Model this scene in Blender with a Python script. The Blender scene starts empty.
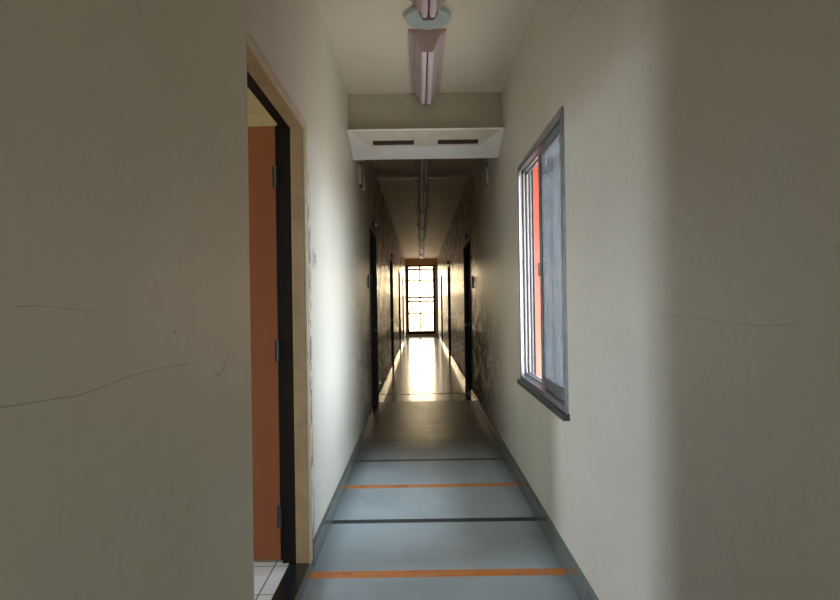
import bpy, bmesh, math, random
from mathutils import Vector, Matrix
random.seed(7)
C = bpy.context.scene
COL = C.collection
# ---------------------------------------------------------------- camera
H = 1.35
cd = bpy.data.cameras.new('camera'); cam = bpy.data.objects.new('camera', cd); COL.objects.link(cam)
cd.sensor_width = 36.0; cd.lens = 36.0*610/840; cd.clip_start = 0.02
cam.matrix_world = (Matrix.Translation((0, 0, H)) @ Matrix.Rotation(math.radians(90.28), 4, 'X')
                    @ Matrix.Rotation(-0.0151, 4, 'Z'))
C.camera = cam
# ---------------------------------------------------------------- sky
SKY_COOL = (0.78, 0.90, 1.04, 1); SKY_STR = 22.0
SKY_WARM = (1.0, 0.77, 0.45, 1); WARM_STR = 13.5
GROUND = (0.25, 0.24, 0.22, 1)
w = bpy.data.worlds.new('sky'); C.world = w; w.use_nodes = True
nt = w.node_tree; N = nt.nodes; L = nt.links; N.clear()
out = N.new('ShaderNodeOutputWorld')
tc = N.new('ShaderNodeTexCoord')
sep = N.new('ShaderNodeSeparateXYZ'); L.new(tc.outputs['Generated'], sep.inputs[0])
# horizon ramp: ground below, overcast sky above
rz = N.new('ShaderNodeMapRange'); rz.inputs['From Min'].default_value = -0.12; rz.inputs['From Max'].default_value = 0.05
L.new(sep.outputs['Z'], rz.inputs['Value'])
mx = N.new('ShaderNodeMix'); mx.data_type = 'RGBA'; mx.inputs['A'].default_value = GROUND; mx.inputs['B'].default_value = SKY_COOL
L.new(rz.outputs[0], mx.inputs['Factor'])
bg1 = N.new('ShaderNodeBackground'); bg1.inputs['Strength'].default_value = SKY_STR; L.new(mx.outputs['Result'], bg1.inputs['Color'])
# warm bright haze low in the +Y part of the sky
ry = N.new('ShaderNodeMapRange'); ry.inputs['From Min'].default_value = 0.86; ry.inputs['From Max'].default_value = 0.99
ry.interpolation_type = 'SMOOTHSTEP'
L.new(sep.outputs['Y'], ry.inputs['Value'])
bg2 = N.new('ShaderNodeBackground'); bg2.inputs['Color'].default_value = SKY_WARM; bg2.inputs['Strength'].default_value = WARM_STR
ad = N.new('ShaderNodeMixShader'); L.new(ry.outputs[0], ad.inputs[0]); L.new(bg1.outputs[0], ad.inputs[1]); L.new(bg2.outputs[0], ad.inputs[2]); L.new(ad.outputs[0], out.inputs[0])

def portal(name, loc, rot, sx, sy):
    l = bpy.data.lights.new(name, 'AREA'); l.shape = 'RECTANGLE'; l.size = sx; l.size_y = sy
    l.cycles.is_portal = True
    o = bpy.data.objects.new(name, l); COL.objects.link(o); o.location = loc; o.rotation_euler = rot
    return o
P = math.pi
# portals only guide sky light through the window openings
portal('sky_portal', (0.85, 3.645, 1.55), (0, P/2, 0), 1.5, 1.35)      # side window (light travels -X)
portal('sky_portal', (0.03, 24.75, 1.48), (-P/2, 0, 0), 1.1, 2.76)        # end window (light travels -Y)
portal('sky_portal', (-4.62, 2.45, 1.675), (0, -P/2, 0), 1.95, 1.0)       # window of the side room
portal('sky_portal', (0.07, -3.62, 1.65), (P/2, 0, 0), 0.9, 1.5)        # added fill opening behind the camera
C.view_settings.view_transform = 'Standard'; C.view_settings.look = 'None'
C.view_settings.exposure = 0.15; C.view_settings.gamma = 1.0; C.view_settings.use_curve_mapping = False
C.cycles.max_bounces = 16; C.cycles.diffuse_bounces = 10; C.cycles.glossy_bounces = 8
C.cycles.transparent_max_bounces = 16; C.cycles.use_denoising = True
C.cycles.sample_clamp_indirect = 8.0

# ---------------------------------------------------------------- materials
def s2l(c):
    return tuple(((v/255)/12.92 if v/255 <= .04045 else (((v/255)+.055)/1.055)**2.4) for v in c) + (1,)
class Mat:
    def __init__(s, name, col, rough=.5, metal=0.0, spec=.5):
        s.m = bpy.data.materials.new(name); s.m.use_nodes = True
        s.nt = s.m.node_tree; s.N = s.nt.nodes; s.L = s.nt.links
        s.b = s.N['Principled BSDF']
        s.b.inputs['Roughness'].default_value = rough; s.b.inputs['Metallic'].default_value = metal
        s.b.inputs['Specular IOR Level'].default_value = spec
        r = s.N.new('ShaderNodeRGB'); r.outputs[0].default_value = s2l(col); s.c = r.outputs[0]
        t = s.N.new('ShaderNodeTexCoord'); s.co = t.outputs['Object']
        s.sp = s.N.new('ShaderNodeSeparateXYZ'); s.L.new(s.co, s.sp.inputs[0])
        s.X, s.Y, s.Z = s.sp.outputs
    def math(s, op, a, b=None, c=None, clamp=False):
        n = s.N.new('ShaderNodeMath'); n.operation = op; n.use_clamp = clamp
        for i, v in enumerate((a, b, c)):
            if v is None: continue
            if isinstance(v, (int, float)): n.inputs[i].default_value = v
            else: s.L.new(v, n.inputs[i])
        return n.outputs[0]
    def noise(s, scale=5, detail=4, rough=.6, stretch=(1, 1, 1), dist=0):
        mp = s.N.new('ShaderNodeMapping'); mp.inputs['Scale'].default_value = stretch; s.L.new(s.co, mp.inputs[0])
        n = s.N.new('ShaderNodeTexNoise'); n.inputs['Scale'].default_value = scale; n.inputs['Detail'].default_value = detail
        n.inputs['Roughness'].default_value = rough; n.inputs['Distortion'].default_value = dist
        s.L.new(mp.outputs[0], n.inputs['Vector']); return n.outputs['Fac']
    def ramp(s, v, a, b, lo=0., hi=1.):
        n = s.N.new('ShaderNodeMapRange'); n.inputs['From Min'].default_value = a; n.inputs['From Max'].default_value = b
        n.inputs['To Min'].default_value = lo; n.inputs['To Max'].default_value = hi
        s.L.new(v, n.inputs['Value']); return n.outputs[0]
    def band(s, v, c, wd, soft=.004):   # 1 inside |v-c|<wd/2
        d = s.math('ABSOLUTE', s.math('SUBTRACT', v, c))
        return s.ramp(d, wd/2+soft, wd/2)
    def mix(s, fac, col):
        n = s.N.new('ShaderNodeMix'); n.data_type = 'RGBA'; s.L.new(s.c, n.inputs['A'])
        n.inputs['B'].default_value = s2l(col)
        if isinstance(fac, (int, float)): n.inputs['Factor'].default_value = fac
        else: s.L.new(fac, n.inputs['Factor'])
        s.c = n.outputs['Result']
    def curve(s, pts, wd):             # thin line z=f(y) on a wall
        ys = [p[0] for p in pts]; zs = [p[1] for p in pts]
        y0, y1 = min(ys), max(ys); z0, z1 = min(zs)-.02, max(zs)+.02
        fc = s.N.new('ShaderNodeFloatCurve')
        cm = fc.mapping; cv = cm.curves[0]
        P_ = [((y-y0)/(y1-y0), (z-z0)/(z1-z0)) for y, z in sorted(pts)]
        cv.points[0].location = P_[0]; cv.points[1].location = P_[-1]
        for p in P_[1:-1]: cv.points.new(*p)
        cm.update()
        s.L.new(s.ramp(s.Y, y0, y1), fc.inputs['Value'])
        z = s.math('MULTIPLY_ADD', fc.outputs[0], z1-z0, z0)
        d = s.math('ABSOLUTE', s.math('SUBTRACT', s.Z, z))
        m = s.ramp(d, wd, wd*.4)
        ins = s.math('MULTIPLY', s.math('GREATER_THAN', s.Y, y0), s.math('LESS_THAN', s.Y, y1))
        return s.math('MULTIPLY', m, ins)
    def bump(s, h, strength=.2, dist=.01):
        n = s.N.new('ShaderNodeBump'); n.inputs['Strength'].default_value = strength; n.inputs['Distance'].default_value = dist
        s.L.new(h, n.inputs['Height']); s.L.new(n.outputs[0], s.b.inputs['Normal'])
    def rough(s, sock): s.L.new(sock, s.b.inputs['Roughness'])
    def done(s):
        s.L.new(s.c, s.b.inputs['Base Color']); return s.m

def simple(name, col, rough=.5, metal=0., var=None, vs=6, spec=.5):
    m = Mat(name, col, rough, metal, spec)
    if var: m.mix(m.ramp(m.noise(vs), .4, .75), var)
    return m.done()

WALLC = (204, 199, 186)
def wall_mat(name, kind, col=WALLC):
    m = Mat(name, col, .42)
    m.mix(m.math('MULTIPLY', m.ramp(m.noise(1.3, 3), .35, .7), .35), (190, 180, 158))
    m.mix(m.math('MULTIPLY', m.ramp(m.noise(30, 5), .5, .8), .18), (160, 152, 132))
    if kind in ('left', 'right'):
        # grime on the lower walls deeper in the corridor: scuffs, scribbles
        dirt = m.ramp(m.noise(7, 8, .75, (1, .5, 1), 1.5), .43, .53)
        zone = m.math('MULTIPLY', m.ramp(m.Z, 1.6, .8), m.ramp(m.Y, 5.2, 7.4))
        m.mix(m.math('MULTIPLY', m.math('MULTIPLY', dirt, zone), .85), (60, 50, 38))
        d2 = m.ramp(m.noise(20, 5, .7, (1, .6, 1), 3.0), .53, .58)
        z2 = m.math('MULTIPLY', m.ramp(m.Z, 1.5, 1.2), m.ramp(m.Y, 4.9, 6.0))
        m.mix(m.math('MULTIPLY', m.math('MULTIPLY', d2, z2), .8), (52, 44, 36))
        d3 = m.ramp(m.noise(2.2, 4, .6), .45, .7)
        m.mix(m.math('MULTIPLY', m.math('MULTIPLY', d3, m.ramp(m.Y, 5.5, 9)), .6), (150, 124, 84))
        m.mix(m.math('MULTIPLY', m.ramp(m.Y, 5.0, 9.5), .6), (168, 136, 86))  # warm light of the far end painted into the wall colour
    if kind == 'left':
        # chipped plaster next to the door casing
        ch = m.ramp(m.noise(22, 6, .7, (1, 1, .5)), .49, .53)
        zn = m.math('MULTIPLY', m.ramp(m.Y, 3.27, 3.20), m.ramp(m.Z, 2.2, 1.8))
        m.mix(m.math('MULTIPLY', ch, zn), (74, 68, 60))
    if kind == 'near':
        a = m.curve([(0.74, 1.232), (0.79, 1.224), (0.896, 1.217), (0.966, 1.213), (1.036, 1.216), (1.131, 1.222), (1.229, 1.223), (1.422, 1.216)], .0016)
        m.mix(m.math('MULTIPLY', a, .45), (92, 84, 70))
        a = m.curve([(0.812, 1.353), (0.868, 1.354), (0.925, 1.35), (1.009, 1.345)], .0011)
        m.mix(m.math('MULTIPLY', a, .35), (92, 84, 70))
        a = m.curve([(1.641, 1.164), (1.68, 1.19), (1.725, 1.214)], .005)
        m.mix(m.math('MULTIPLY', a, .5), (120, 86, 74))
        a = m.curve([(1.59, 1.176), (1.615, 1.168), (1.641, 1.164)], .004)
        m.mix(m.math('MULTIPLY', a, .35), (120, 86, 74))
        dd = m.math('ADD', m.math('POWER', m.math('SUBTRACT', m.Y, 1.339), 2.), m.math('POWER', m.math('SUBTRACT', m.Z, 1.295), 2.))
        m.mix(m.math('MULTIPLY', m.ramp(dd, .00003, .00001), .6), (80, 72, 60))
        m.mix(m.math('MULTIPLY', m.ramp(m.noise(16, 6, .8, (1, .4, 1.6), 2.), .62, .72), .22), (130, 120, 100))
    if kind == 'right':
        a = m.curve([(2.62, 2.645), (2.70, 2.66), (2.782, 2.667), (2.93, 2.684), (3.0, 2.672)], .003)
        m.mix(m.math('MULTIPLY', a, .6), (120, 108, 90))
        a = m.curve([(1.16, 1.30), (1.3, 1.292), (1.5, 1.297), (1.8, 1.306)], .0012)
        m.mix(m.math('MULTIPLY', a, .35), (100, 90, 74))
        m.mix(m.math('MULTIPLY', m.ramp(m.noise(14, 6, .8, (1, .5, 1.4), 2.), .62, .70), .25), (128, 118, 98))
        dd = m.math('ADD', m.math('POWER', m.math('SUBTRACT', m.Y, 2.58), 2.), m.math('POWER', m.math('SUBTRACT', m.Z, 1.62), 2.))
        m.mix(m.math('MULTIPLY', m.ramp(dd, .00004, .00001), .8), (70, 62, 52))
    r_ = m.ramp(m.noise(3, 4), .3, .7, .40, .47)
    if kind in ('left', 'right'):      # glossier enamel deeper in, dulled where it is grimy
        r2 = m.math('SUBTRACT', r_, m.math('MULTIPLY', m.ramp(m.Y, 5.0, 8.0), .16))
        r_ = m.math('ADD', r2, m.math('MULTIPLY', m.math('MULTIPLY', dirt, zone), .45))
        m.L.new(m.math('MULTIPLY_ADD', m.math('MULTIPLY', dirt, zone), -.4, .5), m.b.inputs['Specular IOR Level'])
    m.rough(r_)
    m.bump(m.noise(5, 6, .6), .04 if kind in ('left', 'right') else .08, .02)
    return m.done()

def floor_mat():
    m = Mat('floor_paint', (166, 180, 187), .35, 0, .35)
    m.mix(m.math('MULTIPLY', m.ramp(m.noise(1.6, 5), .38, .65), .45), (134, 146, 150))
    m.mix(m.math('MULTIPLY', m.ramp(m.noise(9, 6, .7, (1, .4, 1)), .5, .72), .30), (178, 186, 186))
    # deeper in, the dark warm corridor's reflection is painted into the floor colour
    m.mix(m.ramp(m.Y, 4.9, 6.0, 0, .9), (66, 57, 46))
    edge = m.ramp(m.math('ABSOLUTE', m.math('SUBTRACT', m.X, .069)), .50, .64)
    m.mix(m.math('MULTIPLY', edge, m.ramp(m.Y, 4, 5.6, .4, .8)), (44, 46, 44))  # shade along both walls painted into the floor colour
    fade = m.ramp(m.noise(13, 5, .7), .35, .6, .75, 1)
    for y in (3.05, 4.51): 
        m.mix(m.math('MULTIPLY', m.band(m.Y, y, .075), fade), (206, 122, 42))
        r = m.math('MULTIPLY', m.band(m.Y, y, .06, .01), m.ramp(m.noise(5, 3), .55, .65))
        m.mix(m.math('MULTIPLY', r, .6), (176, 78, 40))
    for y in (2.31, 3.79): m.mix(m.math('MULTIPLY', m.band(m.Y, y, .062), .95), (34, 42, 44))
    m.mix(m.math('MULTIPLY', m.band(m.Y, 5.25, .06), .95), (34, 40, 40))
    for y in (5.98, 7.45, 8.18): m.mix(m.math('MULTIPLY', m.band(m.Y, y, .03), .7), (60, 56, 48))
    m.mix(m.math('MULTIPLY', m.band(m.Y, 6.72, .03), .5), (160, 150, 130))
    for k in range(10): m.mix(m.math('MULTIPLY', m.band(m.Y, 9.05+k*1.466, .05), .8), (40, 36, 30))
    # worn varnish: glossier past the joint at 9 m
    r0 = m.ramp(m.noise(4, 5, .6, (1, .5, 1)), .3, .7, .42, .55)
    far = m.math('MULTIPLY', m.ramp(m.Y, 5.6, 6.2, 0, .4), m.math('LESS_THAN', m.Y, 8.4))
    far = m.math('MAXIMUM', far, m.math('GREATER_THAN', m.Y, 8.4))
    r1 = m.ramp(m.noise(6, 4, .6, (3, .2, 1)), .3, .7, .14, .24)
    n = m.N.new('ShaderNodeMix'); m.L.new(far, n.inputs['Factor']); m.L.new(r0, n.inputs['A']); m.L.new(r1, n.inputs['B'])
    m.rough(m.math('ADD', n.outputs['Result'], m.math('MULTIPLY', m.band(m.Y, 9.05, .07), .5)))
    m.bump(m.noise(3, 4, .5, (1, .6, 1)), .05, .02)
    return m.done()

def tile_mat():
    m = Mat('white_floor_tiles', (214, 216, 214), .3)
    g = None
    for ax, off in ((m.X, -.748), (m.Y, 2.757)):
        f = m.math('FRACT', m.math('MULTIPLY', m.math('SUBTRACT', ax, off-.15), 1/.3))
        d = m.math('ABSOLUTE', m.math('SUBTRACT', f, .5))
        k = m.ramp(d, .014, .008); g = k if g is None else m.math('MAXIMUM', g, k)
    m.mix(m.math('MULTIPLY', m.ramp(m.noise(40, 3), .5, .7), .25), (180, 182, 184))
    m.mix(g, (70, 68, 64))
    return m.done()

M = {}
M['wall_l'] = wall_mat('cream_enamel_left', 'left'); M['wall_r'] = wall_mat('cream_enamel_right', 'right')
M['wall_n'] = wall_mat('cream_enamel_near', 'near', (202, 196, 172)); M['wall'] = wall_mat('cream_enamel', 'plain')
M['end_wall'] = wall_mat('end_wall_paint', 'plain', (196, 150, 74))
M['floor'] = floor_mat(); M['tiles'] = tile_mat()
cm_ = Mat('ceiling_paint', (218, 208, 192), .7)
cm_.mix(cm_.math('MULTIPLY', cm_.ramp(cm_.noise(1.1, 4), .4, .7), .4), (206, 193, 174))
cm_.mix(cm_.ramp(cm_.Y, 6.0, 10, 0, .8), (206, 158, 88))  # golden glow of the far end painted into the ceiling colour
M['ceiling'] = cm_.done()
bm_ = Mat('beam_paint', (176, 168, 148), .6)
bm_.mix(bm_.math('MULTIPLY', bm_.ramp(bm_.noise(3.5, 4), .5, .75), .4), (150, 136, 116))
M['beam'] = bm_.done()
M['room'] = simple('room_plaster', (206, 190, 150), .6)
M['skirt'] = simple('skirting_paint', (100, 106, 100), .2, var=(90, 95, 88), vs=7)
om = Mat('orange_door_paint', (158, 92, 54), .45)
om.mix(om.math('MULTIPLY', om.ramp(om.noise(5, 5, .6, (1, 1, .15)), .4, .7), .5), (138, 78, 46))
M['orange'] = om.done()
M['door_edge'] = simple('dark_door_edge', (28, 20, 16), .4, var=(20, 18, 16), vs=14, spec=.2)
M['dark_timber'] = simple('dark_rebate_timber', (26, 17, 12), .6, spec=.2)
M['frame_cream'] = simple('cream_frame_paint', (170, 142, 104), .45, var=(146, 122, 88), vs=9)
cs = Mat('worn_casing_paint', (190, 176, 148), .45)
cs.mix(cs.math('MULTIPLY', cs.ramp(cs.noise(26, 6, .7, (1, .4, .4)), .58, .66), .45), (116, 100, 78))
cs.bump(cs.noise(30, 4), .2, .005)
M['casing'] = cs.done()
M['stone'] = simple('black_threshold_stone', (26, 28, 30), .25, var=(44, 46, 46), vs=20)
M['alu'] = simple('grey_aluminium', (150, 153, 158), .38, .65, var=(120, 122, 126), vs=10)
M['alu_dark'] = simple('dark_gasket', (40, 42, 46), .5)
M['white_seal'] = simple('pale_jamb_enamel', (214, 208, 206), .5)
M['slate'] = simple('dark_sill_stone', (58, 60, 58), .4, var=(40, 42, 42), vs=14)
M['iron'] = simple('brown_painted_iron', (66, 48, 42), .5)
M['dark_door'] = simple('dark_brown_door_paint', (40, 30, 20), .6, var=(30, 22, 16), vs=6, spec=.2)
M['dark_frame'] = simple('dark_door_frame_paint', (38, 30, 20), .6, spec=.2)
M['metal'] = simple('dull_steel', (120, 118, 112), .35, .9)
M['grey_plastic'] = simple('dark_switch_plastic', (46, 42, 38), .4)
M['pale_plastic'] = simple('pale_plastic', (196, 192, 182), .35)
M['lamp_body'] = simple('pink_white_enamel', (196, 176, 178), .6, var=(182, 162, 164), vs=8)
M['lamp_end'] = simple('dull_pink_end_plate', (186, 162, 158), .5)
M['tube'] = simple('unlit_tube_glass', (218, 202, 212), .55, spec=.2)
M['rose'] = simple('blue_grey_enamel', (170, 184, 186), .35)
M['box_white'] = simple('pale_box_paint', (238, 236, 234), .5, var=(226, 222, 218), vs=4)
M['box_patch'] = simple('dull_patch_paint', (222, 210, 196), .6, var=(206, 194, 178), vs=6)
M['slot'] = simple('dark_slot_inside', (62, 50, 40), .8)
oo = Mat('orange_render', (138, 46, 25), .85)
oo.mix(oo.math('MULTIPLY', oo.ramp(oo.math('ADD', oo.Z, oo.noise(3, 4)), 2.4, 1.5), .45), (160, 92, 74))   # pale haze painted into the lower part of the colour
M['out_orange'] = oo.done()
M['concrete'] = simple('outside_concrete', (150, 146, 138), .9)
# dusty pane
dm = bpy.data.materials.new('dusty_glass'); dm.use_nodes = True; nt = dm.node_tree; N = nt.nodes; L = nt.links; N.clear()
o_ = N.new('ShaderNodeOutputMaterial'); tr = N.new('ShaderNodeBsdfTransparent'); tr.inputs[0].default_value = (.85, .9, .93, 1)
tl = N.new('ShaderNodeBsdfTranslucent'); tl.inputs[0].default_value = (.34, .345, .35, 1)
df = N.new('ShaderNodeBsdfDiffuse'); df.inputs[0].default_value = (.30, .305, .31, 1)
gl = N.new('ShaderNodeBsdfGlossy'); gl.inputs['Roughness'].default_value = .05
t_ = N.new('ShaderNodeTexCoord'); mp = N.new('ShaderNodeMapping'); mp.inputs['Scale'].default_value = (1, 3, .6)
nz = N.new('ShaderNodeTexNoise'); nz.inputs['Scale'].default_value = 5; nz.inputs['Detail'].default_value = 5
L.new(t_.outputs['Object'], mp.inputs[0]); L.new(mp.outputs[0], nz.inputs['Vector'])
rr = N.new('ShaderNodeMapRange'); rr.inputs['From Min'].default_value = .3; rr.inputs['From Max'].default_value = .7
rr.inputs['To Min'].default_value = .45; rr.inputs['To Max'].default_value = .8; L.new(nz.outputs['Fac'], rr.inputs['Value'])
a_ = N.new('ShaderNodeMixShader'); a_.inputs[0].default_value = .35; L.new(tl.outputs[0], a_.inputs[1]); L.new(df.outputs[0], a_.inputs[2])
b_ = N.new('ShaderNodeMixShader'); L.new(rr.outputs[0], b_.inputs[0]); L.new(tr.outputs[0], b_.inputs[1]); L.new(a_.outputs[0], b_.inputs[2])
fr = N.new('ShaderNodeFresnel'); fr.inputs[0].default_value = 1.45
c_ = N.new('ShaderNodeMixShader'); L.new(fr.outputs[0], c_.inputs[0]); L.new(b_.outputs[0], c_.inputs[1]); L.new(gl.outputs[0], c_.inputs[2])
L.new(c_.outputs[0], o_.inputs[0]); M['dusty'] = dm
def clear_glass():
    m = bpy.data.materials.new('clear_glass'); m.use_nodes = True; nt = m.node_tree; N = nt.nodes; L = nt.links; N.clear()
    o = N.new('ShaderNodeOutputMaterial'); t = N.new('ShaderNodeBsdfTransparent'); g = N.new('ShaderNodeBsdfGlossy'); g.inputs['Roughness'].default_value = .03
    f = N.new('ShaderNodeFresnel'); f.inputs[0].default_value = 1.3; x = N.new('ShaderNodeMixShader')
    L.new(f.outputs[0], x.inputs[0]); L.new(t.outputs[0], x.inputs[1]); L.new(g.outputs[0], x.inputs[2]); L.new(x.outputs[0], o.inputs[0])
    return m
M['glass'] = clear_glass()

# ---------------------------------------------------------------- mesh helpers
def box(bm, x0, x1, y0, y1, z0, z1, bev=0.0):
    v = [bm.verts.new((x, y, z)) for x in (x0, x1) for y in (y0, y1) for z in (z0, z1)]
    fs = [(0, 1, 3, 2), (4, 6, 7, 5), (0, 4, 5, 1), (2, 3, 7, 6), (0, 2, 6, 4), (1, 5, 7, 3)]
    F = [bm.faces.new([v[i] for i in f]) for f in fs]
    if bev:
        es = list({e for f in F for e in f.edges})
        bmesh.ops.bevel(bm, geom=es, offset=bev, segments=2, profile=.5, affect='EDGES')
def cyl(bm, p0, p1, r0, r1=None, seg=20, caps=True):
    r1 = r0 if r1 is None else r1
    p0, p1 = Vector(p0), Vector(p1); d = (p1-p0)
    q = d.to_track_quat('Z', 'Y').to_matrix()
    A, B = [], []
    for i in range(seg):
        a = 2*P*i/seg; u = q @ Vector((math.cos(a), math.sin(a), 0))
        A.append(bm.verts.new(p0+u*r0)); B.append(bm.verts.new(p1+u*r1))
    for i in range(seg):
        bm.faces.new([A[i], A[(i+1) % seg], B[(i+1) % seg], B[i]])
    if caps: bm.faces.new(A[::-1]); bm.faces.new(B)
def prism_y(bm, prof, y0, y1):      # closed x,z profile extruded along Y
    A = [bm.verts.new((x, y0, z)) for x, z in prof]; B = [bm.verts.new((x, y1, z)) for x, z in prof]
    n = len(prof)
    for i in range(n): bm.faces.new([A[i], A[(i+1) % n], B[(i+1) % n], B[i]])
    bm.faces.new(A[::-1]); bm.faces.new(B)
def obj(name, bm, mat, parent=None, smooth=False):
    bmesh.ops.recalc_face_normals(bm, faces=bm.faces[:])
    me = bpy.data.meshes.new(name); bm.to_mesh(me); bm.free()
    if smooth:
        for p in me.polygons: p.use_smooth = True
        me.set_sharp_from_angle(angle=math.radians(35))
    for mm in (mat if isinstance(mat, (list, tuple)) else [mat]): me.materials.append(mm)
    o = bpy.data.objects.new(name, me); COL.objects.link(o)
    if parent: o.parent = parent
    return o
def bobj(name, boxes, mat, parent=None, bev=0.0):
    bm = bmesh.new()
    for b in boxes: box(bm, *b, bev=bev)
    return obj(name, bm, mat, parent)
def struct(o): o['kind'] = 'structure'; return o
def empty(name, loc=(0, 0, 0)):
    o = bpy.data.objects.new(name, None); COL.objects.link(o); o.location = loc; o.empty_display_size = .1; return o
def tag(o, label, cat, group=None):
    o['label'] = label; o['category'] = cat
    if group: o['group'] = group
    return o
def slab(bm, axis, a0, a1, u0, u1, v0, v1, holes):
    """wall slab with rectangular holes. axis 'x': thickness a in X, u=Y, v=Z; 'y': thickness in Y, u=X, v=Z."""
    us = sorted({u0, u1, *[h[0] for h in holes], *[h[1] for h in holes]})
    vs = sorted({v0, v1, *[h[2] for h in holes], *[h[3] for h in holes]})
    def pt(a, u, v): return (a, u, v) if axis == 'x' else (u, a, v)
    def solid(i, j):
        if i < 0 or j < 0 or i >= len(us)-1 or j >= len(vs)-1: return False
        cu = (us[i]+us[i+1])/2; cv = (vs[j]+vs[j+1])/2
        return not any(h[0] < cu < h[1] and h[2] < cv < h[3] for h in holes)
    cache = {}
    def V(a, u, v):
        k = (a, u, v)
        if k not in cache: cache[k] = bm.verts.new(pt(a, u, v))
        return cache[k]
    def q(*p): bm.faces.new([V(*x) for x in p])
    for i in range(len(us)-1):
        for j in range(len(vs)-1):
            if not solid(i, j): continue
            U0, U1, W0, W1 = us[i], us[i+1], vs[j], vs[j+1]
            q((a0, U0, W0), (a0, U1, W0), (a0, U1, W1), (a0, U0, W1))
            q((a1, U0, W0), (a1, U0, W1), (a1, U1, W1), (a1, U1, W0))
            if not solid(i-1, j): q((a0, U0, W0), (a0, U0, W1), (a1, U0, W1), (a1, U0, W0))
            if not solid(i+1, j): q((a0, U1, W0), (a1, U1, W0), (a1, U1, W1), (a0, U1, W1))
            if not solid(i, j-1): q((a0, U0, W0), (a1, U0, W0), (a1, U1, W0), (a0, U1, W0))
            if not solid(i, j+1): q((a0, U0, W1), (a0, U1, W1), (a1, U1, W1), (a1, U0, W1))

# ---------------------------------------------------------------- setting
XL, XR, ZC, YE, YB = -.578, .7155, 3.12, 24.6, -3.5
XLo, XRo = -.698, .8155
CX = (XL+XR)/2
DH = 2.24
left_doors = [(7.12, 8.08), (11.95, 12.95), (16.6, 17.6), (20.2, 21.2)]
right_doors = [(8.6, 9.75), (14.3, 15.4), (19.4, 20.5)]
D0, D1 = 1.99, 3.07          # near door clear opening
W0, W1, WZ0, WZ1 = 2.97, 4.32, .80, 2.30

bm = bmesh.new(); slab(bm, 'x', XL, XLo, YB, YE, 0, ZC, [(D0-.04, D1+.04, 0, DH+.04)]+[(a, b, 0, DH) for a, b in left_doors])
struct(obj('wall_left', bm, M['wall_l']))
bm = bmesh.new(); slab(bm, 'x', XR, XRo, YB, YE, 0, ZC, [(W0, W1, WZ0, WZ1)]+[(a, b, 0, DH) for a, b in right_doors])
struct(obj('wall_right', bm, M['wall_r']))
struct(bobj('wall_near_left', [(XL, -.540, YB, 1.943, 0, ZC)], M['wall_n'], bev=.004))
struct(bobj('floor', [(XL, XR, YB, YE+.15, -.1, 0)], M['floor']))
struct(bobj('ceiling', [(XLo, XRo, YB, YE+.15, ZC, ZC+.12)], M['ceiling']))
# end wall with tall window opening
EX0, EX1, EZ0, EZ1 = -.53, .61, .10, 2.86
bm = bmesh.new(); slab(bm, 'y', YE, YE+.15, XLo, XRo, 0, ZC, [(EX0, EX1, EZ0, EZ1)]); struct(obj('wall_back', bm, M['end_wall']))
# wall behind the camera, with an opening added for fill light
BX0, BX1, BZ0, BZ1 = -.38, .52, .9, 2.4
bm = bmesh.new(); slab(bm, 'y', YB-.12, YB, XLo, XRo, 0, ZC, [(BX0, BX1, BZ0, BZ1)]); struct(obj('wall_front', bm, M['wall']))
# side room behind the orange door
RX, RY0, RY1 = -4.5, .6, 5.6
RW = (1.95, 2.95, .7, 2.65)
bm = bmesh.new(); slab(bm, 'x', RX-.12, RX, RY0-.12, RY1+.12, 0, ZC, [RW]); struct(obj('wall_room_side', bm, M['room']))
struct(bobj('wall_room_back', [(RX, XLo, RY1, RY1+.12, 0, ZC)], M['room']))
struct(bobj('wall_room_front', [(RX, XLo, RY0-.12, RY0, 0, ZC)], M['room']))
struct(bobj('ceiling_room', [(RX-.12, XLo, RY0-.12, RY1+.12, ZC, ZC+.12)], M['room']))
struct(bobj('floor_room', [(RX-.12, XLo+.02, RY0-.12, RY1+.12, -.1, .045)], M['tiles']))
struct(bobj('trim_threshold', [(XLo+.02, XL+.002, D0-.04, D1+.04, -.1, .05)], M['stone'], bev=.002))
# outside: an orange rendered wall beyond the side window
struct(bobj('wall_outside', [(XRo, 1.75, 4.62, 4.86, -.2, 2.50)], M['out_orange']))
struct(bobj('trim_light_blocker', [(XRo, 1.50, 2.4, 4.86, 2.50, 2.60)], M['concrete']))  # unseen slab added to shade the pier top and upper pane

# baseboards: painted skirting with a small chamfered top
def skirt(name, side, spans):
    bm = bmesh.new(); x = XL if side < 0 else XR; s = 1 if side < 0 else -1
    for a, b in spans:
        prof = [(x, 0), (x+s*.014, 0), (x+s*.014, .108), (x+s*.006, .122), (x, .122)]
        prism_y(bm, prof, a, b)
    struct(obj(name, bm, M['skirt']))
struct(bobj('trim_riser', [(XL+.002, XL+.010, D0-.05, D1+.07, 0, .046)], M['skirt']))
sp = []; c = D1+.07
for a, b in left_doors: sp.append((c, a)); c = b
sp.append((c, YE)); skirt('baseboard_left', -1, sp)
sp = []; c = YB
for a, b in right_doors: sp.append((c, a)); c = b
sp.append((c, YE)); skirt('baseboard_right', 1, sp)

# ceiling beams
struct(bobj('trim_1', [(XL, XR, 5.14, 5.40, 2.80, ZC)], M['beam'], bev=.004))
struct(bobj('trim_2', [(XL, XR, 8.36, 8.52, ZC-.045, ZC)], M['beam']))

# ---------------------------------------------------------------- door 1 (open, orange)
d1 = struct(empty('door_1', (XL, D1, 0)))
def put(o, root):   # parent while keeping world coordinates
    o.parent = root; o.matrix_parent_inverse = Matrix.Translation(root.location).inverted(); return o
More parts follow.
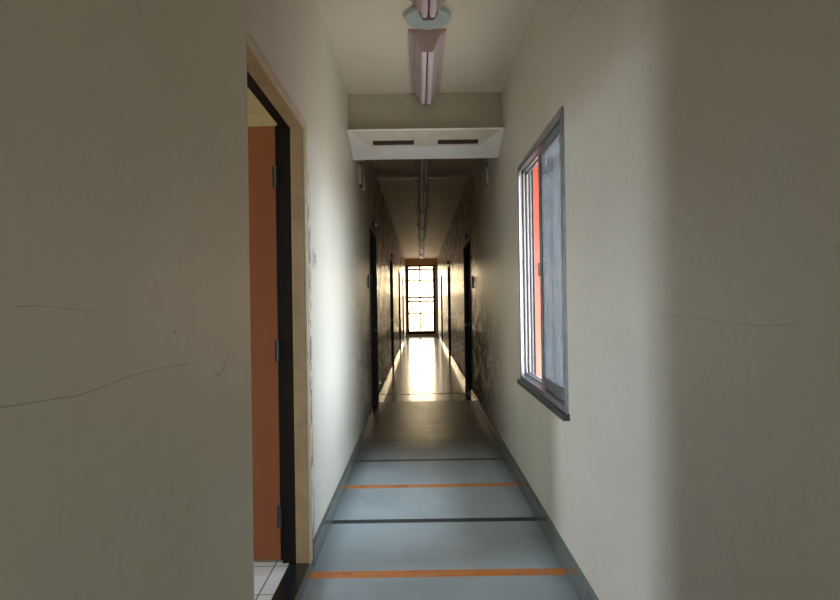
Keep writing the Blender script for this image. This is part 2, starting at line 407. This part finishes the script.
# frame: far jamb, near jamb, head - cream part near the corridor
put(bobj('door_frame', [(-.642, XL, D1, D1+.04, .05, DH+.04), (-.642, XL, D0-.04, D0, .05, DH+.04), (-.642, XL, D0, D1, DH, DH+.04)], M['frame_cream'], bev=.003), d1)
put(bobj('frame_rebate', [(-.70, -.642, D1+.012, D1+.04, .05, DH+.04), (-.70, -.642, D0-.04, D0-.012, .05, DH+.04), (-.70, -.642, D0, D1, DH+.015, DH+.04)], M['dark_timber']), d1)
bm = bmesh.new()
# moulded casing section (distance outward from opening, projection)
sec = [(0, 0), (0, .006), (.006, .010), (.016, .010), (.020, .006), (.028, .006), (.033, .011), (.044, .011), (.049, .006), (.052, 0)]
for sgn, y in ((1, D1+.004), (-1, D0-.004)):
    A = [bm.verts.new((XL+p, y+sgn*d, .045)) for d, p in sec]
    B = [bm.verts.new((XL+p, y+sgn*d, DH+d)) for d, p in sec]
    n = len(sec)
    for i in range(n): bm.faces.new([A[i], A[(i+1) % n], B[(i+1) % n], B[i]])
    bm.faces.new(A); bm.faces.new(B)
A = [bm.verts.new((XL+p, D1+.004+d, DH+d)) for d, p in sec]; B = [bm.verts.new((XL+p, D0-.004-d, DH+d)) for d, p in sec]
for i in range(len(sec)): bm.faces.new([A[i], A[(i+1) % n], B[(i+1) % n], B[i]])
put(obj('door_casing', bm, M['casing']), d1)
# leaf standing open at a right angle into the room
lf = put(bobj('door_leaf', [(-1.64, -.725, 3.10, 3.14, .058, 2.262)], M['orange'], bev=.002), d1)
put(bobj('leaf_edge', [(-.725, -.712, 3.095, 3.14, .058, 2.262)], M['door_edge'], bev=.002), d1)
put(bobj('hinge_post', [(-.712, -.70, 3.085, 3.145, .045, 2.275)], M['door_edge']), d1)
for z in (.28, 1.12, 2.0):
    bm = bmesh.new(); cyl(bm, (-.718, 3.085, z-.055), (-.718, 3.085, z+.055), .009); box(bm, -.738, -.712, 3.088, 3.094, z-.055, z+.055)
    put(obj('hinge', bm, M['alu_dark'], smooth=True), d1)
bm = bmesh.new(); cyl(bm, (-1.56, 3.10, 1.02), (-1.56, 3.045, 1.02), .011); cyl(bm, (-1.56, 3.05, 1.02), (-1.44, 3.05, 1.02), .009); cyl(bm, (-1.56, 3.10, 1.02), (-1.56, 3.093, 1.02), .026)
obj('door_handle', bm, M['metal'], lf, smooth=True)   # the leaf keeps world coordinates, so its sub-parts do too

# ---------------------------------------------------------------- dark doors deeper in the corridor
n = 2
for side, lst in ((-1, left_doors), (1, right_doors)):
    x = XL if side < 0 else XR; s = side
    for a, b in lst:
        d = struct(empty('door_%d' % n, (x, a, 0))); n += 1
        def bx(xa, xb, *r): return (min(xa, xb), max(xa, xb), *r)
        # frame lines the opening and stands 12 mm proud of the wall
        put(bobj('door_frame', [bx(x-s*.012, x+s*.09, a, a+.045, 0, DH), bx(x-s*.012, x+s*.09, b-.045, b, 0, DH), bx(x-s*.012, x+s*.09, a+.045, b-.045, DH-.045, DH)], M['dark_frame'], bev=.003), d)
        lf = put(bobj('door_leaf', [bx(x+s*.045, x+s*.085, a+.047, b-.047, .008, DH-.047)], M['dark_door'], bev=.002), d)
        put(bobj('threshold', [bx(x+s*.0, x+s*.1, a, b, 0, .008)], M['stone']), d)
        bm = bmesh.new(); yk = b-.12
        cyl(bm, (x+s*.045, yk, 1.0), (x+s*.02, yk, 1.0), .01); bmesh.ops.create_uvsphere(bm, u_segments=14, v_segments=8, radius=.024, matrix=Matrix.Translation((x+s*.01, yk, 1.0)))
        obj('door_knob', bm, M['metal'], lf, smooth=True)

# ---------------------------------------------------------------- window 1: sliding aluminium window, right wall
w1 = struct(empty('window_1', (XR, W0, WZ0)))
fx0, fx1 = XR-.012, XR+.098
put(bobj('window_frame', [(fx0, fx1, W0, W0+.012, WZ0, WZ1), (fx0, fx1, W1-.012, W1, WZ0, WZ1),
    (fx0, fx1, W0+.012, W1-.012, WZ1-.03, WZ1), (fx0, fx1, W0+.012, W1-.012, WZ0, WZ0+.03),
    (fx0, fx0+.010, W0+.012, W0+.04, WZ0+.03, WZ1-.03), (fx0, fx0+.010, W1-.04, W1-.012, WZ0+.03, WZ1-.03),
    (fx0, fx0+.010, W0+.012, W1-.012, WZ1-.045, WZ1-.03)], M['alu'], bev=.002), w1)
for x in (XR+.020, XR+.044, XR+.068, XR+.090):
    put(bobj('jamb_fin', [(x-.003, x+.003, W1-.05, W1-.012, WZ0+.03, WZ1-.03)], M['iron']), w1)
for x in (XR+.008, XR+.032, XR+.056):
    put(bobj('jamb_strip', [(x-.006, x+.006, W1-.024, W1-.012, WZ0+.03, WZ1-.03)], M['white_seal']), w1)
put(bobj('window_track', [(XR+.018, XR+.024, W0+.035, W1-.035, WZ0+.035, WZ0+.055), (XR+.048, XR+.054, W0+.035, W1-.035, WZ0+.035, WZ0+.055),
    (XR+.018, XR+.024, W0+.035, W1-.035, WZ1-.06, WZ1-.04), (XR+.048, XR+.054, W0+.035, W1-.035, WZ1-.06, WZ1-.04)], M['alu']), w1)
ym = 3.645
def sash(x, y0, y1, gm, handle=None):
    z0, z1 = WZ0+.04, WZ1-.045; t = .011
    s_ = put(bobj('window_sash', [(x-t, x+t, y0, y0+.045, z0, z1), (x-t, x+t, y1-.045, y1, z0, z1), (x-t, x+t, y0+.045, y1-.045, z1-.04, z1), (x-t, x+t, y0+.045, y1-.045, z0, z0+.06)], M['alu'], bev=.002), w1)
    bobj('gasket', [(x-.0065, x+.0065, y0+.045, y0+.052, z0+.06, z1-.04), (x-.0065, x+.0065, y1-.052, y1-.045, z0+.06, z1-.04)], M['alu_dark'], s_)
    bobj('window_pane', [(x-.002, x+.002, y0+.045, y1-.045, z0+.06, z1-.04)], gm, s_)
    return s_
sash(XR+.020, W0+.036, ym+.03, M['dusty'])
sash(XR+.052, W0+.10, ym+.04, M['glass'])
put(bobj('sash_latch', [(XR-.004, XR+.009, ym-.005, ym+.015, 1.50, 1.58)], M['metal'], bev=.002), w1)
put(bobj('window_sill', [(XR-.034, XR+.02, W0-.02, W1+.02, WZ0-.032, WZ0)], M['slate'], bev=.004), w1)
# security grille on the outer face
for y in (3.12, 3.36, 3.60):
    put(bobj('grille_bar', [(XR+.080, XR+.092, y-.008, y+.008, WZ0+.03, WZ1-.03)], M['iron']), w1)
put(bobj('grille_rail', [(XR+.080, XR+.092, W0+.012, ym+.05, 2.10, 2.118)], M['iron']), w1)

# ---------------------------------------------------------------- window 2: tall end window
w2 = struct(empty('window_2', (CX, YE, EZ0)))
fy0, fy1 = YE-.02, YE+.06
fw = .085
put(bobj('window_frame', [(EX0, EX0+fw, fy0, fy1, EZ0, EZ1), (EX1-fw, EX1, fy0, fy1, EZ0, EZ1), (EX0+fw, EX1-fw, fy0, fy1, EZ1-.06, EZ1), (EX0+fw, EX1-fw, fy0, fy1, EZ0, EZ0+.13)], M['dark_frame']), w2)
mids = 0.0
bars = [(mids-.032, mids+.032, fy0+.01, fy1-.01, EZ0+.15, EZ1-.06)]
put(bobj('mullion', bars, M['dark_frame']), w2)
for z, t in ((2.71, .038), (2.26, .028), (1.572, .034), (1.415, .034), (.935, .028)):
    put(bobj('transom', [(EX0+fw, EX1-fw, fy0+.012, fy1-.012, z-t, z+t)], M['dark_frame']), w2)
put(bobj('window_pane', [(EX0+fw, EX1-fw, YE+.018, YE+.022, EZ0+.15, EZ1-.06)], M['glass']), w2)
gb = []
for k in range(1, 11): 
    y = EZ0+.15+k*.215; gb.append((EX0, EX1, YE+.12, YE+.128, y-.004, y+.004))
for k in range(1, 8):
    x = EX0+k*.135; gb.append((x-.004, x+.004, YE+.128, YE+.136, EZ0, EZ1))
put(bobj('window_grille', gb, M['iron']), w2)

# unseen windows, sized for fill: one added behind the camera, one in side room
w3 = struct(empty('window_fill', (CX, YB, BZ0)))
put(bobj('window_frame', [(BX0, BX0+.05, YB-.08, YB-.03, BZ0, BZ1), (BX1-.05, BX1, YB-.08, YB-.03, BZ0, BZ1), (BX0+.05, BX1-.05, YB-.08, YB-.03, BZ1-.05, BZ1), (BX0+.05, BX1-.05, YB-.08, YB-.03, BZ0, BZ0+.05)], M['alu']), w3)
w4 = struct(empty('window_4', (RX, RW[0], RW[2])))
put(bobj('window_frame', [(RX-.08, RX-.03, RW[0], RW[0]+.05, RW[2], RW[3]), (RX-.08, RX-.03, RW[1]-.05, RW[1], RW[2], RW[3]), (RX-.08, RX-.03, RW[0]+.05, RW[1]-.05, RW[3]-.05, RW[3]), (RX-.08, RX-.03, RW[0]+.05, RW[1]-.05, RW[2], RW[2]+.05)], M['alu']), w4)

# ---------------------------------------------------------------- slotted box under the beam
sb = tag(empty('slotted_box', (CX, 4.98, 2.635)), 'pale sloping box with two dark slots, spanning the corridor below the ceiling beam', 'air vent box')
yf, zf, yb, zb = 4.99, 2.773, 5.42, 2.630
bm = bmesh.new(); prof = [(yf, zf+.006), (yf, zf), (yb, zb), (yb, zf+.006)]
def prism_x(bm, prof, x0, x1):
    A = [bm.verts.new((x0, y, z)) for y, z in prof]; B = [bm.verts.new((x1, y, z)) for y, z in prof]; n = len(prof)
    for i in range(n): bm.faces.new([A[i], A[(i+1) % n], B[(i+1) % n], B[i]])
    bm.faces.new(A); bm.faces.new(B[::-1])
prism_x(bm, prof, XL+.002, XR-.002)
put(obj('box_body', bm, M['box_white']), sb)
# position on the sloping face: t = 0 (front) .. 1 (back)
nrm = Vector((0, zb-zf, -(yb-yf))).normalized(); nrm = Vector((0, -abs(nrm.y), -abs(nrm.z)))
nrm.normalize()
def face_pt(x, t, off): return Vector((x, yf+(yb-yf)*t, zf+(zb-zf)*t)) + Vector((0, nrm.y, nrm.z))*off
def plate(corners, off0, off1, bm):
    A = [bm.verts.new(face_pt(x, t, off0)) for x, t in corners]; B = [bm.verts.new(face_pt(x, t, off1)) for x, t in corners]; n = len(corners)
    for i in range(n): bm.faces.new([A[i], A[(i+1) % n], B[(i+1) % n], B[i]])
    bm.faces.new(A); bm.faces.new(B)
bm = bmesh.new(); plate([(XL+.03, .03), (XL+.19, .53), (XR-.19, .53), (XR-.03, .03)], -.001, .005, bm)
cp = put(obj('cover_plate', bm, M['box_patch']), sb)
for x0, x1 in ((-.378, -.03), (.17, .512)):
    bm = bmesh.new(); plate([(x0, .33), (x0, .47), (x1, .47), (x1, .33)], .0, .0065, bm)
    put(obj('vent_slot', bm, M['slot']), sb)

# ---------------------------------------------------------------- fluorescent fixtures
GRP = 'fluorescent fixtures along the corridor ceiling'
def fixture(length, label, clips=False):
    r = empty('fluorescent_fixture'); tag(r, label, 'ceiling light', GRP)
    half = [(.119, 0), (.119, -.014), (.108, -.020), (.100, -.020), (.092, -.034), (.082, -.036), (.076, -.058), (.064, -.064), (.058, -.088), (.046, -.094)]
    prof = half + [(-x, z) for x, z in half[::-1]]
    bm = bmesh.new(); prism_y(bm, prof, .012, length-.012); obj('housing', bm, M['lamp_body'], r)
    hp = [(x*1.03, z*1.0) for x, z in half]; hp[-1] = (.05, -.11)
    prof2 = hp + [(.03, -.140)] + [(-.03, -.140)] + [(-x, z) for x, z in hp[::-1]]
    for a, b in ((0, .012), (length-.012, length)):
        bm = bmesh.new(); prism_y(bm, prof2, a, b); obj('end_plate', bm, M['lamp_end'], r)
    for x in (-.0235, .0235):
        bm = bmesh.new(); cyl(bm, (x, .03, -.118), (x, length-.03, -.118), .019, seg=20); obj('tube', bm, M['tube'], r, smooth=True)
        for y0, y1 in ((.012, .032), (length-.032, length-.012)):
            bm = bmesh.new(); cyl(bm, (x, y0, -.118), (x, y1, -.118), .0205, seg=20); obj('tube_cap', bm, M['metal'], r, smooth=True)
    for x in ((-.128, .128) if clips else ()):
        bm = bmesh.new(); cyl(bm, (x, -.006, -.024), (x, .022, -.024), .013, seg=14); obj('clip', bm, M['pale_plastic'], r, smooth=True)
    return r
def dup(root, loc, label):
    r = root.copy(); COL.objects.link(r); r.location = loc; r['label'] = label
    for ch in list(root.children):
        c = ch.copy(); COL.objects.link(c); c.parent = r
    return r
f0 = fixture(1.12, 'short pinkish white twin tube fixture between the round plate and the beam'); f0.location = (CX+.005, 3.93, ZC)
fa = fixture(2.2, 'pinkish white twin tube fixture cut off by the top edge, nearest the viewer'); fa.location = (CX+.005, 1.32, ZC)
fb = fixture(2.2, 'twin tube fixture partly hidden just behind the slotted ceiling box'); fb.location = (CX+.005, 6.12, ZC)
pr = fixture(2.2, 'first dark twin tube fixture fully seen past the slotted ceiling box', True); pr.location = (CX+.005, 8.76, ZC)
ords = ['second', 'third', 'fourth', 'fifth', 'sixth']
for k in range(5):
    lab = 'small distant twin tube fixture, %s after the one past the slotted box' % ords[k]
    if k == 4: lab = 'tiny farthest twin tube fixture, close to the bright end window'
    dup(pr, (CX+.005, 8.76+2.42*(k+1), ZC), lab)

# round ceiling plate
rs = tag(empty('ceiling_rose', (CX+.005, 3.73, ZC)), 'round blue-grey metal plate on the ceiling between two tube fixtures', 'ceiling plate')
bm = bmesh.new()
prof = [(.0, -.05), (.05, -.05), (.115, -.045), (.137, -.032), (.140, -.012), (.132, 0)]
rings = []
for r_, z in prof[1:]:
    rings.append([bm.verts.new((r_*math.cos(2*P*i/40), r_*math.sin(2*P*i/40), z)) for i in range(40)])
cv = bm.verts.new((0, 0, -.05))
for i in range(40): bm.faces.new([cv, rings[0][i], rings[0][(i+1) % 40]])
for a, b in zip(rings, rings[1:]):
    for i in range(40): bm.faces.new([a[i], b[i], b[(i+1) % 40], a[(i+1) % 40]])
bm.faces.new(rings[-1]); obj('plate', bm, M['rose'], rs, smooth=True)

# ---------------------------------------------------------------- small fittings on the walls
def wallbox(name, side, y, z, wy, hz, dep, mat, label, cat, inner=None, imat=None, iname='face_plate', group=None):
    x = XL if side < 0 else XR; s = 1 if side < 0 else -1
    r = tag(empty(name, (x, y, z)), label, cat, group)
    xa, xb = sorted((x, x+s*dep))
    put(bobj('box', [(xa, xb, y-wy/2, y+wy/2, z-hz/2, z+hz/2)], mat, bev=.003), r)
    xa, xb = sorted((x+s*dep, x+s*(dep+.006)))
    put(bobj(iname, [(xa, xb, y-wy*inner/2, y+wy*inner/2, z-hz*inner/2, z+hz*inner/2)], imat, bev=.001), r)
    return r
wallbox('light_switch', -1, 3.36, 1.603, .11, .10, .006, M['pale_plastic'], 'cream switch plate on the left wall beside the open orange door', 'switch', .45, M['wall'], 'rocker')
wallbox('light_switch', -1, 6.85, 1.60, .10, .14, .012, M['grey_plastic'], 'dark switch box on the left wall before the first dark doorway', 'switch', .5, M['metal'], 'rocker')
wallbox('light_switch', 1, 8.25, 1.62, .12, .17, .015, M['grey_plastic'], 'dark switch box on the right wall before the first dark doorway', 'switch', .5, M['metal'], 'rocker')
def vent(side, y, z, label):
    x = XL if side < 0 else XR; s = 1 if side < 0 else -1
    r = tag(empty('wall_vent', (x, y, z)), label, 'vent')
    xa, xb = sorted((x, x+s*.02)); W, Hh = .34, .24
    put(bobj('vent_frame', [(xa, xb, y-W/2, y-W/2+.025, z-Hh/2, z+Hh/2), (xa, xb, y+W/2-.025, y+W/2, z-Hh/2, z+Hh/2), (xa, xb, y-W/2, y+W/2, z+Hh/2-.025, z+Hh/2), (xa, xb, y-W/2, y+W/2, z-Hh/2, z-Hh/2+.025)], M['beam']), r)
    xa, xb = sorted((x, x+s*.004)); put(bobj('vent_backing', [(xa, xb, y-W/2+.02, y+W/2-.02, z-Hh/2+.02, z+Hh/2-.02)], M['slot']), r)
    xa, xb = sorted((x+s*.004, x+s*.016))
    for k in range(4):
        zz = z-Hh/2+.05+k*.045; put(bobj('louvre', [(xa, xb, y-W/2+.025, y+W/2-.025, zz-.006, zz+.006)], M['beam']), r)
vent(1, 6.40, 2.65, 'small louvred vent high on the right wall behind the slotted box')
vent(-1, 6.15, 2.62, 'small louvred vent high on the left wall behind the slotted box')
def calllamp(side, y, z, label):
    x = XL if side < 0 else XR; s = 1 if side < 0 else -1
    r = tag(empty('indicator_lamp', (x, y, z)), label, 'indicator lamp', 'small indicator lamps above the dark doorways')
    bm = bmesh.new(); cyl(bm, (x, y, z), (x+s*.03, y, z), .045, seg=20); put(obj('base', bm, M['grey_plastic'], smooth=True), r)
    bm = bmesh.new(); cyl(bm, (x+s*.03, y, z), (x+s*.06, y, z), .032, .024, seg=20); put(obj('lens', bm, M['pale_plastic'], smooth=True), r)
calllamp(-1, 7.6, DH+.09, 'small pale round lamp above the first dark doorway on the left')
calllamp(1, 9.1, DH+.09, 'small pale round lamp above the first dark doorway on the right')
calllamp(1, 14.8, DH+.09, 'tiny pale round lamp above the second dark doorway on the right')
calllamp(-1, 12.4, DH+.09, 'tiny pale round lamp above the second dark doorway on the left')
